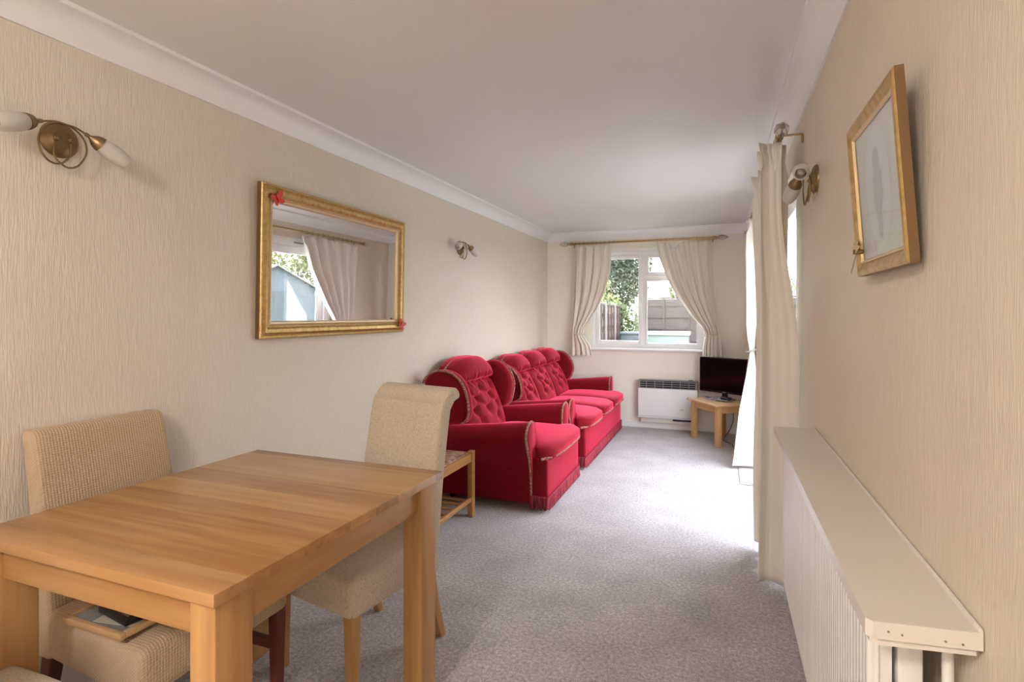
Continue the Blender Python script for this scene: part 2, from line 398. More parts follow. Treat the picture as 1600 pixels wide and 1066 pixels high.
# ------------------------------------------------------------------ dining chairs (local: front = -y, back = +y)
def chair(label, loc, rz, cover, legmat, ztop, wf=.45, wb=.45, depth=.46, scroll=True, zs=.455, zb=.31, stretch=False, splay=.05):
    T = thing('dining_chair', label, 'chair', loc, rz, None)
    def taper(x, y, z):
        t = (y + depth / 2) / depth; return (x * lerp(wf, wb, t) / wf, y, z + .012 * (1 - (2 * x / wf) ** 2) * (z > (zs + zb) / 2) - .01 * (1 - t))
    MB().box(-wf / 2, wf / 2, -depth / 2, depth / 2 - .03, zb, zs, .028, 4, fn=taper, n=(8, 8, 2)).build('seat', cover, T)
    # back: side profile swept over the width
    y0 = depth / 2 - .05
    def back(x, y, z):
        t = max(0, (z - zb) / (ztop - zb))
        lean = .105 * t ** 1.6
        if scroll: lean += .035 * sstep(.88, 1.0, t)
        th = .95 + (.5 * sstep(.88, .96, t) if scroll else -.15 * t)
        k = 1 - .03 * t if scroll else 1 - .06 * t
        if scroll: z -= .040 * min(1, abs((y - y0 - .04) / .04)) ** 2.6 * sstep(.90, 1, t)
        return (x * k * wb / wf, y0 + .04 + (y - y0 - .04) * th + lean, z)
    MB().box(-wf / 2, wf / 2, y0, y0 + .08, zb - .01, ztop, .022, 4, fn=back, n=(6, 2, 20)).build('backrest', cover, T)
    for sx in (-1, 1):
        for fb in (-1, 1):
            wx = wf if fb < 0 else wb
            x = sx * (wx / 2 - .03); y = -depth / 2 + .03 if fb < 0 else depth / 2 - .02
            def lg(px, py, pz, x=x, y=y, fb=fb, sx=sx):
                t = max(0, 1 - pz / (zb + .02)); k = 1 - .28 * t
                return (x + px * k, y + py * k + (fb > 0) * (.085 * t ** 1.3), pz)
            MB().box(-.022, .022, -.022, .022, 0, zb + .02, .003, fn=lg, n=(1, 1, 4)).build('leg', legmat, T)
    if stretch:
        for sx in (-1, 1):
            x = sx * (wf / 2 - .035); MB().box(*sorted((x - .012, x + .012)), -depth / 2 + .045, depth / 2, .17, .205, .003).build('stretcher', legmat, T)
        MB().box(-wf / 2 + .045, wf / 2 - .045, -.012, .012, .17, .205, .003).build('stretcher', legmat, T)
    return T
chair('oatmeal fabric dining chair with rolled top at the far side of the table', (-1.362, 1.872, 0), math.radians(-12), M_linen, M_oak_v, 1.05, .45, .43, .46)
chair('ribbed beige dining chair with dark red legs, its back against the wall', (-1.715, 1.33, 0), math.radians(90), M_waffle, M_darkleg, 1.0, .56, .47, .50, False, .46, .315, True)
chair('grey-beige dining chair at the near end of the table, only its seat showing', (-1.62, .69, 0), math.radians(180), M_linen, M_oak_v, 1.05, .46, .43, .46)

# pictures lying on the seat of the ribbed chair
def frame4(m, hx, hy, wd, z0, z1, r=.003, prof=None):
    m.box(-hx, hx, -hy, -hy + wd, z0, z1, r).box(-hx, hx, hy - wd, hy, z0, z1, r).box(-hx, -hx + wd, -hy + wd, hy - wd, z0, z1, r).box(hx - wd, hx, -hy + wd, hy - wd, z0, z1, r); return m
T = thing('picture_frame', 'light wood picture frame lying on the ribbed chair seat', 'picture frame', (-1.67, 1.18, .470), math.radians(-1))
frame4(MB(), .13, .125, .018, 0, .018).build('frame', m_wood('ash', [(.40, .22, .10), (.52, .31, .15), (.6, .38, .2)], 0), T)
MB().box(-.114, .114, -.109, .109, .004, .010).build('glass', mat('picture_glass', (.25, .26, .26), .08), T, smooth=False)
tag(MB().box(-.06, .08, -.075, .0, .0, .002, M=Matrix.Translation((-1.65, 1.165, .481)) @ Matrix.Rotation(.15, 4, 'Z')).build('photograph', mat('card', (.55, .50, .40), .6), smooth=False), 'loose cream card lying under the small dark frame', 'card')
T = thing('picture_frame', 'small black box frame lying on top of the wooden frame on the chair seat', 'picture frame', (-1.645, 1.155, .484), math.radians(-10))
frame4(MB(), .078, .052, .013, 0, .022).build('frame', mat('black_wood', (.02, .012, .012), .35), T)
MB().box(-.067, .067, -.041, .041, .012, .016).build('mount', mat('grey_mount', (.42, .38, .38), .5), T, smooth=False)
MB().box(-.03, .02, -.008, .006, .0162, .0175).build('motif', M_dark, T, smooth=False)

# ------------------------------------------------------------------ teak side table
T = thing('side_table', 'low teak side table with patterned tile top beside the armchair', 'table', (-1.80, 3.06, 0))
sx_, sy_ = .235, .40
for a in (-1, 1):
    for b in (-1, 1): MB().box(*sorted((a * sx_, a * (sx_ - .036))), *sorted((b * sy_, b * (sy_ - .045))), 0, .445, .003).build('leg', M_teak, T)
for a in (-1, 1): MB().box(*sorted((a * (sx_ - .006), a * (sx_ - .026))), -sy_ + .045, sy_ - .045, .375, .432, .003).build('rail', M_teak, T)
for b in (-1, 1): MB().box(-sx_ + .036, sx_ - .036, *sorted((b * (sy_ - .01), b * (sy_ - .03))), .375, .432, .003).build('rail', M_teak, T)
M_tile = mat('patterned_tile', (.52, .36, .24), .35)
def _tile(m):
    v = coords(m, (1, 1, 1)); vo = N(m, 'ShaderNodeTexVoronoi'); vo.inputs['Scale'].default_value = 11; Lk(m, v, vo.inputs['Vector'])
    a = ramp(m, vo.outputs['Distance'], [(.1, (.20, .07, .03)), (.28, (.55, .36, .24)), (.6, (.62, .47, .36))])
    n = ramp(m, noise(m, v, 28, 4, .7), [(.42, (.35, .16, .09)), (.56, (1, 1, 1))])
    setcol(m, mixc(m, .8, a, n, 'MULTIPLY'))
_tile(M_tile)
MB().box(-sx_ + .026, sx_ - .026, -sy_ + .03, sy_ - .03, .41, .434, .002).build('tile_top', M_tile, T)
for a in (-1, 1): MB().box(*sorted((a * (sx_ - .006), a * (sx_ - .028))), -sy_ + .04, sy_ - .04, .105, .135, .003).build('shelf_rail', M_teak, T)
for i in range(8): MB().box(-sx_ + .028, sx_ - .028, -sy_ + .05 + i * .098, -sy_ + .075 + i * .098, .108, .122, .003).build('shelf_slat', M_teak, T)

# ------------------------------------------------------------------ red velvet suite (local: x forward from the wall, y along it)
def suite(name, label, cat, loc, W, nseat, ztop, arm_w=.20, over=.11):
    """W overall width over the arm rolls"""
    T = thing(name, label, cat, loc)
    hb = W / 2 - over                    # half width of the base
    xf = .925                            # front of the base
    hi = W / 2 - arm_w                   # half of the inner width
    sw = 2 * hi / nseat
    MB().box(.06, xf, -hb, hb, .055, .37, .018, 3, n=(6, 10, 3)).build('base', M_velvet, T)
    # bullion fringe, wavy strands, round front and both front corners
    path = [(.80, -hb - .004), (xf + .004, -hb - .004), (xf + .004, hb + .004), (.80, hb + .004)]
    P_ = []
    for (a, b) in zip(path, path[1:]):
        n = max(2, int(math.dist(a, b) / .0042))
        P_ += [(lerp(a[0], b[0], i / n), lerp(a[1], b[1], i / n), a, b) for i in range(n)]
    m = MB(); Z_ = [.118, .10, .06, .028]; rows = []
    for j, z in enumerate(Z_):
        for i, (x, y, a, b) in enumerate(P_):
            nx, ny = (b[1] - a[1]), -(b[0] - a[0]); l = math.hypot(nx, ny); nx /= l; ny /= l
            d = .002 + (.0035 * (i % 2) if j else .003) + .004 * j / 3
            m.v.append((x + nx * d, y + ny * d, z + (.006 * math.sin(i * .9) if j == 3 else 0)))
    n = len(P_)
    for j in range(3):
        for i in range(n - 1): m.f.append((j * n + i, j * n + i + 1, (j + 1) * n + i + 1, (j + 1) * n + i))
    m.build('fringe', M_fringe, T, solid=.003, label='pink fringe along the foot')
    for a in (.14, xf - .09):
        for b in (-1, 1):
            MB().tube([(a, b * (hb - .10), .07), (a, b * (hb - .10), .035)], .009).lathe([(0.001, -.012), (.018, -.012), (.021, -.006), (.021, .006), (.018, .012), (.001, .012)], 16, aim((a + .012, b * (hb - .10), .021), (0, 1, 0))).build('castor', M_black, T)
    # arms
    def arm_sec():
        p = [(0, .30), (0, .53)]
        for i in range(1, 13):
            a = PI * (1 - i / 13 * 1.28); p.append((.095 + .095 * math.cos(a), .53 + .095 * math.sin(a)))
        p += [(.165, .43), (.128, .36), (.104, .28), (.092, .18), (.09, .06), (.02, .06)]
        return p
    sec = arm_sec(); ns = len(sec); cx = sum(p[0] for p in sec) / ns; cz = .5
    for sy in (-1, 1):
        m = MB(); xs = [.10, .25, .40, .55, .70, .785, .80, .812, .818]; sh = [1, 1, 1, 1, 1, 1, .985, .95, .90]
        for x, k in zip(xs, sh):
            for (u, z) in sec:
                zz = z + (x - .80) * .10 * sstep(.25, .5, z)
                wd = 1.0 + .06 * sstep(.5, .8, x) * (z > .42)
                m.v.append((x, sy * (W / 2 - arm_w + (.095 + (u - .095) * k * wd)), (cz + (zz - cz) * (k if zz > .4 else 1))))
        for i in range(len(xs) - 1):
            for j in range(ns): m.f.append((i * ns + j, i * ns + (j + 1) % ns, (i + 1) * ns + (j + 1) % ns, (i + 1) * ns + j))
        m.f.append(tuple(range(ns))); m.f.append(tuple((len(xs) - 1) * ns + j for j in range(ns)))
        A = m.build('arm', M_velvet, T, angle=60)
        tr = [(.806, sy * (W / 2 - arm_w + u * (1.05 if z > .45 else 1)), z) for (u, z) in sec[:-1]]
        MB().tube(tr, .0085, 6, sm=3).build('braid', M_trim, A)
        # wing: rounded panel in the x-z plane
        ol = smooth_path([(.0, .60), (.0, .74), (.0, .87), (.035, .925), (.10, .962), (.18, .965), (.255, .93), (.31, .865), (.342, .78), (.345, .70), (.33, .62), (.29, .575), (.20, .56), (.10, .56), (.0, .60)], 4)[:-1]
        cxx, czz = .17, .76; nn = len(ol); m = MB(); th = .105; rr = .045
        rings = []
        for k in range(7):
            a = PI * k / 6; ins_ = rr * (1 - math.sin(a)); yy = -math.cos(a)
            rings.append((ins_, yy * th / 2))
        for (ins_, yy) in rings:
            for p in ol:
                d = Vector((p[0] - cxx, p[1] - czz)); L_ = d.length; k = (L_ - ins_) / L_
                z = czz + d.y * k
                m.v.append((cxx + d.x * k, sy * (W / 2 - arm_w + .045 + .075 * sstep(.60, .80, z) * (1 - .45 * sstep(.1, .35, cxx + d.x * k)) + yy) , z * (ztop / 1.03) if z > .7 else z))
        for i in range(6):
            for j in range(nn): m.f.append((i * nn + j, i * nn + (j + 1) % nn, (i + 1) * nn + (j + 1) % nn, (i + 1) * nn + j))
        m.f.append(tuple(range(nn))[::-1]); m.f.append(tuple(6 * nn + j for j in range(nn)))
        Wg = m.build('wing', M_velvet, T, angle=60)
        tr = []
        for i_, p in enumerate(ol[8:46]):
            d = Vector((p[0] - cxx, p[1] - czz)); k = (d.length - .006) / d.length; z = czz + d.y * k; xx = cxx + d.x * k
            tr.append((xx, sy * (W / 2 - arm_w + .045 + .075 * sstep(.60, .80, z) * (1 - .45 * sstep(.1, .35, xx)) + th / 2 - .006), z * (ztop / 1.03) if z > .7 else z))
        MB().tube(tr, .0095, 6).build('braid', M_trim, Wg)
    # back panel behind the cushions
    MB().box(.01, .12, -hi - .02, hi + .02, .10, ztop - .09, .035, 3, n=(1, 8, 4), fn=lambda x, y, z: (x + .05 * (1 - z), y, z)).build('back_panel', M_velvet, T)
    # back cushions: buttoned below, gathered head roll above
    for k in range(nseat):
        yc = -hi + sw * (k + .5); hw = sw / 2 - .003
        btn = []
        for r_, zz in enumerate((.28, .45, .62)):
            for q in ((-.5, .5) if r_ % 2 else (-.02, )) if sw < .62 else ((-.36, .36) if r_ % 2 == 0 else (0.0, )):
                btn.append((q * sw * .72, zz))
        if sw < .62: btn = [(-.20 * sw, .27), (.20 * sw, .27), (0, .40), (-.26 * sw, .50), (.26 * sw, .50), (0, .60)]
        else: btn = [(-.22 * sw, .20), (.22 * sw, .20), (0, .33), (-.30 * sw, .34), (.30 * sw, .34), (-.18 * sw, .47), (.18 * sw, .47), (0, .59), (-.32 * sw, .59), (.32 * sw, .59)]
        def fn(x, y, z, hw=hw, yc=yc, btn=btn):
            # box is x 0..1 (back..front), y -1..1, z 0..1
            yy = y * hw; H = ztop - .42
            arch = .085 * abs(y) ** 2.6
            zz = .42 + z * (H - arch * sstep(.55, 1, z))
            base = lerp(.36, .125, z)                        # front face reclines
            t = z
            head = sstep(.66, .74, t)
            thick = .12 + .035 * math.sin(PI * min(1, t / .68)) ** .7 * (1 - head) + head * (.085 * math.sin(PI * min(1, max(0, (t - .66) / .40))) ** .8)
            d = 0
            for (by, bz) in btn:
                r2 = ((yy - by) ** 2 + ((t - bz) * H) ** 2); d += .030 * math.exp(-r2 / .0016) 
                # pleat lines running from each button to its neighbours
            for a_ in range(len(btn)):
                for b_ in range(a_ + 1, len(btn)):
                    ay, az = btn[a_][0], btn[a_][1] * H; cy, cz_ = btn[b_][0], btn[b_][1] * H
                    L2 = (cy - ay) ** 2 + (cz_ - az) ** 2
                    if .003 < L2 < .026 and abs(cy - ay) > .02 and abs(cz_ - az) > .03:
                        s = max(0, min(1, ((yy - ay) * (cy - ay) + (t * H - az) * (cz_ - az)) / L2))
                        r2 = (yy - ay - s * (cy - ay)) ** 2 + (t * H - az - s * (cz_ - az)) ** 2
                        d += .015 * math.exp(-r2 / .00022)
            d += .022 * math.exp(-((t - .685) / .028) ** 2) * (1 - .2 * abs(y))          # gathered seam under the head roll
            gat = (.0075 * math.sin(yy * 150 + 3 * math.sin(yy * 31)) ) * (math.exp(-((t - .74) / .07) ** 2) + .7 * math.exp(-((t - .65) / .03) ** 2))
            side = 1 - .35 * abs(y) ** 3
            xx = base - .12 + x * (thick * side + (-d + gat) * (x > .5)) + .0
            return (max(xx, .005 + .02 * x), yc + yy * (1 - .05 * head * (1 - math.sin(PI * min(1, max(0, (t - .62) / .4))))) , zz)
        C_ = MB().box(0, 1, -1, 1, 0, 1, .12, 4, fn=lambda x, y, z, fn=fn: fn(x, y, z), n=(2, 64, 48)).build('back_cushion', M_velvet, T, angle=180)
        tr = []
        for i in range(25):
            y = -1 + 2 * i / 24; tr.append((.075, yc + y * hw * .97, .42 + (ztop - .42) - .085 * abs(y) ** 2.6 - .004))
        tr = [(.09, yc - hw * .985, ztop - .20)] + tr + [(.09, yc + hw * .985, ztop - .20)]
        MB().tube(tr, .008, 6).build('braid', M_trim, C_)
        for (by, bz) in btn:
            pass
    # seat cushions, the end ones wrapping round the front of the arms
    for k in range(nseat):
        yc = -hi + sw * (k + .5); hw = sw / 2 - .002
        ext_l = (hi - hb - .0) if k == 0 else 0; ext_r = (hb - hi) if k == nseat - 1 else 0
        def fn(x, y, z, hw=hw, yc=yc, k=k):
            # x .0..1 back to front, y -1..1, z 0..1
            X_ = lerp(.30, .985, x); e = sstep(.80, .86, X_)
            yl = yc - hw + (-(hb - hi) - .015 if k == 0 else 0) * e; yr = yc + hw + ((hb - hi) + .015 if k == nseat - 1 else 0) * e
            yy = lerp(yl, yr, (y + 1) / 2)
            X_ -= .055 * abs(y) ** 3 * sstep(.7, 1, x)                         # rounded plan at the front
            top = .455 + .035 * (1 - abs(y) ** 4) * math.sin(PI * min(1, .15 + .8 * x)) ** .7
            bot = .355 - .0 + .02 * (1 - abs(y) ** 2) * sstep(.85, 1, x)
            drop = .03 * sstep(.9, 1.0, x) * abs(y) ** 3
            return (X_, yy, lerp(bot - drop, top - drop * .6, z))
        C_ = MB().box(0, 1, -1, 1, 0, 1, .22, 5, fn=fn, n=(18, 24, 2)).build('seat_cushion', M_velvet, T, angle=180)
        tr = []
        for i in range(33):
            y = -1 + 2 * i / 32; p = fn(.93, y * .985, .16); tr.append((fn(1, y * .97, .0)[0] - .004 - .05 * abs(y) ** 8, p[1], p[2] + .006))
        MB().tube(tr, .010, 6).build('braid', M_trim, C_)
    return T
suite('armchair', 'red velvet wing armchair with buttoned back beside the side table', 'armchair', (-2.035, 4.10, 0), 1.11, 1, 1.03)
suite('sofa', 'three seat red velvet sofa with buttoned wing back below the window', 'sofa', (-2.035, 5.715, 0), 2.07, 3, .975)

# ------------------------------------------------------------------ wall mirror
MW, MH = 1.285, .755
T = thing('wall_mirror', 'large gilt framed mirror hanging on the left wall', 'mirror', (XL + .004, 2.706, 1.25))
T.rotation_euler = (0, math.radians(1.1), 0)
def ring(prof, W, H, m):
    """frame mouldings: prof = (inset from outer edge, height off the wall)"""
    n = len(prof)
    for (a, h) in prof:
        for (y, z) in ((-W / 2 + a, a), (W / 2 - a, a), (W / 2 - a, H - a), (-W / 2 + a, H - a)): m.v.append((h, y, z))
    for i in range(n - 1):
        for k in range(4): m.f.append((i * 4 + k, i * 4 + (k + 1) % 4, (i + 1) * 4 + (k + 1) % 4, (i + 1) * 4 + k))
    return m
ring([(0, 0), (0, .024), (.0005, .0245)], MW, MH, MB()).build('outer_edge', M_goldd, T, angle=25)
ring([(.0005, .0245), (.004, .029), (.011, .029), (.014, .024), (.030, .034), (.046, .030), (.058, .020), (.060, .020)], MW, MH, MB()).build('frame', M_gold, T, angle=25)
ring([(.060, .010), (.060, .021), (.066, .024), (.073, .019), (.080, .018), (.086, .010)], MW, MH, MB()).build('inner_slip', M_goldp, T, angle=25)
def beads(m, inset, h, r, step, W, H):
    pts = []
    for (a, b) in (((-W / 2 + inset, inset), (W / 2 - inset, inset)), ((W / 2 - inset, inset), (W / 2 - inset, H - inset)), ((W / 2 - inset, H - inset), (-W / 2 + inset, H - inset)), ((-W / 2 + inset, H - inset), (-W / 2 + inset, inset))):
        n = int(math.dist(a, b) / step)
        for i in range(n): pts.append((lerp(a[0], b[0], i / n), lerp(a[1], b[1], i / n)))
    for (y, z) in pts:
        m.add([(h + r, y, z), (h, y + r, z), (h, y, z + r), (h, y - r, z), (h, y, z - r)], [(0, 1, 2), (0, 2, 3), (0, 3, 4), (0, 4, 1)])
    return m
beads(MB(), .0075, .029, .0035, .0085, MW, MH).build('bead_moulding', M_goldp, T, smooth=False)
beads(MB(), .0665, .023, .0045, .011, MW, MH).build('bead_moulding', M_goldp, T, smooth=False)
MB().box(.009, .011, -MW / 2 + .08, MW / 2 - .08, .08, MH - .08).build('glass', M_mirror, T, smooth=False)
def butterfly(label, loc, rz):
    T = thing('butterfly_ornament', label, 'ornament', loc); T.rotation_euler = (rz, 0, 0)
    for s in (-1, 1):
        for (ly, lz, q) in ((.040, .026, .9), (.030, -.024, .8)):
            m = MB(); pts = []
            for i in range(17):
                a = 2 * PI * i / 16; r = (1 - math.cos(a)) / 2
                c, d = r, .42 * math.sin(a) * (.4 + r * .6)
                pts.append((.010 + .012 * r, s * (ly * c - lz * d * .8), lz * c + ly * d * .8))
            m.tube(pts[:-1], .0012, 5, closed=True)
            m.surf(lambda u, v, s=s, ly=ly, lz=lz: (.010 + .012 * v * (1 - math.cos(2 * PI * u)) / 2, s * v * (ly * (1 - math.cos(2 * PI * u)) / 2 - lz * .3 * math.sin(2 * PI * u)), v * (lz * (1 - math.cos(2 * PI * u)) / 2 + ly * .3 * math.sin(2 * PI * u))), 16, 3)
            m.build('wing', M_red, T)
    MB().tube([(.012, 0, -.02), (.014, 0, 0), (.013, 0, .018)], lambda t: .0035 * (1 - abs(2 * t - 1) * .6), 8).tube([(.013, 0, .018), (.018, .012, .034)], .0007, 5).tube([(.013, 0, .018), (.018, -.012, .034)], .0007, 5).build('body', mat('dark_red', (.25, .02, .02), .4), T)
butterfly('red wire butterfly clipped to the top left corner of the mirror', (XL + .040, 2.155, 1.935), .5)
butterfly('red wire butterfly clipped to the bottom right corner of the mirror', (XL + .034, 3.295, 1.30), -.5)

# ------------------------------------------------------------------ wall lamps
RA = [(-.019, -.002, .03), (-.030, -.033, .045), (-.035, -.065, .055), (-.017, -.087, .06), (.007, -.096, .06), (.038, -.080, .06), (.062, -.033, .06), (.055, .010, .06), (.021, .038, .065), (-.032, .045, .075), (-.085, .030, .088)]
RB = [(.022, .001, .03), (.020, -.029, .04), (.013, -.058, .045), (-.014, -.086, .05), (-.047, -.086, .05), (-.073, -.056, .05), (-.078, -.014, .05), (-.060, .023, .055), (-.03, .042, .06), (.018, .044, .07), (.050, .029, .083)]
def wall_lamp(label, loc, s):
    """s = +1: on the left wall facing +x; -1: on the right wall facing -x"""
    T = thing('wall_lamp', label, 'wall lamp', loc, 0, None)
    g = lambda p: (s * p[2] * .68, p[0], p[1])
    MB().lathe([(.001, .022), (.030, .022), (.034, .018), (.046, .016), (.056, .010), (.060, .004), (.060, 0), (.001, 0)], 32, aim((0, 0, 0), (s, 0, 0))).build('wall_plate', M_brass, T)
    for b in ((-.019, .0, .03), (.022, .002, .03)):
        MB().tube([g((b[0], b[1], .018)), g(b)], .006, 10).lathe([(.001, -.010), (.007, -.007), (.010, 0), (.007, .007), (.001, .010)], 14, aim(g((b[0], b[1], .034)), (s, 0, 0))).build('knob', M_brass, T)
    MB().tube([g(p) for p in RA], .0032, 8, sm=6).build('arm', M_brass, T)
    MB().tube([g(p) for p in RB], .0032, 8, sm=6).build('arm', M_brass, T)
    for a, b in (((-.085, .030, .088), (-.262, -.036, .135)), ((.050, .029, .083), (.165, -.040, .125))):
        A = Vector(g(a)); B_ = Vector(g(b)); d = (B_ - A); d2 = d.normalized()
        L_ = .150 if s else 0
        cup = MB().lathe([(.001, -.004), (.006, -.002), (.007, .006), (.006, .012), (.010, .018), (.020, .030), (.025, .042), (.0265, .052), (.024, .052), (.001, .046)], 24, aim(A, d)).build('cup', M_brass, T)
        MB().lathe([(.022, 0), (.0255, .012), (.029, .030), (.0305, .050), (.029, .070), (.025, .088), (.021, .098), (.0195, .0985), (.023, .087), (.027, .069), (.0285, .050), (.027, .030), (.0235, .012), (.020, .001)], 28, aim(A + d2 * .046, d)).build('shade', M_frost, T)
        MB().lathe([(.001, -.01), (.010, 0), (.012, .02), (.015, .035), (.013, .052), (.006, .066), (.001, .070)], 16, aim(A + d2 * .058, d)).build('bulb', M_frost, T)
    return T
wall_lamp('brass twin arm wall lamp with frosted shades, nearest on the left wall before the mirror', (XL, 1.222, 1.957), 1)
wall_lamp('brass twin arm wall lamp with frosted shades beyond the mirror, above the armchair', (XL, 4.30, 1.935), 1)
wall_lamp('brass twin arm wall lamp on the right wall beside the picture', (XR, 2.50, 1.905), -1)

# ------------------------------------------------------------------ leaning picture on the right wall
T = thing('wall_picture', 'gilt framed oval portrait print leaning forward on the right wall', 'picture', (XR - .012, 1.432, 1.466))
T.rotation_euler = (0, math.radians(-4.0), 0)
PW, PH = .408, .372
pr = lambda L_: [(a, -h) for a, h in L_]
ring(pr([(0, 0), (0, .016), (.0005, .0165)]), PW, PH, MB()).build('outer_edge', M_goldd, T, angle=25)
ring(pr([(.0005, .0165), (.004, .020), (.012, .021), (.022, .016), (.030, .013)]), PW, PH, MB()).build('frame', M_gold, T, angle=25)
ring(pr([(.030, .006), (.030, .015), (.034, .016), (.038, .010)]), PW, PH, MB()).build('inner_slip', M_goldp, T, angle=25)
MB().box(-.008, -.001, -PW / 2 + .034, PW / 2 - .034, .034, PH - .034).build('print', M_paper, T, smooth=False)
def flat_ellipse(cy, cz, ry, rz_, x, n=40): return [(x, cy + ry * math.cos(2 * PI * i / n), cz + rz_ * math.sin(2 * PI * i / n)) for i in range(n)]
MB().add(flat_ellipse(0, .186, .098, .135, -.0088), [tuple(range(40))]).build('oval_mount', mat('oval', (.73, .735, .745), .6), T, smooth=False)
fig = [(-.01, .075), (.012, .075), (.018, .13), (.03, .15), (.034, .20), (.022, .225), (.024, .25), (.012, .272), (-.006, .275), (-.02, .262), (-.022, .235), (-.03, .21), (-.032, .16), (-.016, .14)]
MB().add([(-.0094, y * 1.1, z) for y, z in fig], [tuple(range(len(fig)))]).build('portrait', mat('portrait_grey', (.60, .60, .615), .6), T, smooth=False)
MB().box(-.0115, -.0105, -PW / 2 + .034, PW / 2 - .034, .034, PH - .034).build('glass', M_glass, T, smooth=False)
T = thing('flower_ornament', 'small gold wire flower clipped to the lower corner of the leaning picture', 'ornament', (.318, 1.60, 1.525))
for k in range(5):
    a = PI * (.1 + .2 * k); m = MB()
    c_, s_ = math.cos(a), math.sin(a)
    m.surf(lambda u, v: (-.006 * math.sin(PI * v), (.034 * v) * c_ - .010 * math.sin(PI * v) * (u * 2 - 1) * s_, (.034 * v) * s_ + .010 * math.sin(PI * v) * (u * 2 - 1) * c_), 4, 8)
    m.build('petal', M_goldp, T, solid=.001)
MB().tube([(.012, 0, 0), (-.008, 0, 0)], .006, 8).tube([(0, 0, 0), (-.004, .02, -.03), (-.004, .045, -.05)], .001, 5).build('stem', M_brass, T)

# ------------------------------------------------------------------ radiator and shelf
RX0, RX1, RY0, RY1, RZ0, RZ1 = .232, .312, 1.09, 2.44, .31, .865
T = thing('radiator', 'white double panel radiator with fine vertical flutes below the shelf', 'radiator', (0, 0, 0))
def flute(x0, y0, y1, dirn):
    m = MB(); n = 54; step = (y1 - y0) / n
    V_ = []
    for i in range(n):
        for (f_, d) in ((0, .013), (.40, .013), (.44, 0), (.96, 0), (1, .013)): V_.append((x0 + dirn * d, y0 + (i + f_) * step))
    k = len(V_)
    for z in (RZ0 + .012, RZ1 - .03): m.v += [(x, y, z) for x, y in V_]
    for i in range(k - 1): m.f.append((i, i + 1, k + i + 1, k + i))
    return m
f = flute(RX0, RY0 + .018, RY1 - .018, 1)
f.box(RX0 + .008, RX0 + .018, RY0, RY1, RZ0, RZ1 - .012, .003).box(RX0 - .001, RX0 + .012, RY0, RY0 + .02, RZ0, RZ1 - .012, .004).box(RX0 - .001, RX0 + .012, RY1 - .02, RY1, RZ0, RZ1 - .012, .004)
f.box(RX0 - .001, RX0 + .012, RY0 + .018, RY1 - .018, RZ0, RZ0 + .014, .003).box(RX0 - .001, RX0 + .012, RY0 + .018, RY1 - .018, RZ1 - .032, RZ1 - .012, .003)
f.box(RX0 + .018, RX0 + .036, RY0 + .004, RY1 - .004, RZ0, RZ1 - .012)
f.build('front_panel', M_radw, T)
MB().box(RX1 - .036, RX1, RY0 + .002, RY1 - .002, RZ0, RZ1 - .012, .004).build('rear_panel', M_radw, T)
MB().box(RX0 + .037, RX1 - .037, RY0 + .03, RY1 - .03, RZ0 + .02, RZ1 - .03).build('core', M_dark, T, smooth=False)
for q in (RY0 + .25, RY1 - .29): MB().box(RX1 - .002, XR - .002, q, q + .04, RZ0 + .02, RZ1 - .05).build('wall_bracket', M_radw, T, smooth=False)
MB().tube([(.336, 1.065, .0), (.336, 1.065, .30), (.336, 1.065, .845)], .008, 12).build('pipe', M_radw, T)
MB().tube([(.336, RY0 - .0, .345), (.300, RY0 - .0, .345)], .012, 12).tube([(.336, 1.065, .345), (.336, RY0, .345)], .011, 12).build('valve', M_white, T)
def cut(x, y, z): return (x, y, z)
T = thing('wall_shelf', 'long cream painted shelf fixed to the wall above the radiator', 'shelf', (0, 0, 0))
m = MB()
sh = [(.205, 2.53), (.356, 2.53), (.356, .993), (.215, .975), (.206, .983)]
def slab(m, o, z0, z1):
    n = len(o); m.v += [(x, y, z0) for x, y in o] + [(x, y, z1) for x, y in o]; b = len(m.v) - 2 * n
    m.f += [tuple(b + i for i in range(n))[::-1], tuple(b + n + i for i in range(n))] + [(b + i, b + (i + 1) % n, b + n + (i + 1) % n, b + n + i) for i in range(n)]; return m
slab(m, sh, .882, .908).build('board', M_shelf, T, smooth=False)
slab(MB(), [(.212, 2.52), (.350, 2.52), (.350, 1.0), (.222, .982), (.213, .990)], .870, .882).build('moulding', M_shelf, T, smooth=False)
MB().box(.350, .357, .992, 2.53, .905, .914, .003).build('caulk', M_shelf, T)
for (x, z) in ((.234, .897), (.252, .894), (.308, .891), (.330, .889)):
    MB().lathe([(.0001, 0), (.0016, 0), (.0016, .001), (.0001, .001)], 8, aim((x, .9717 + (x - .226) * .163, z), (0, -1, 0))).build('nail_head', mat('nail', (.25, .18, .12), .5), T)

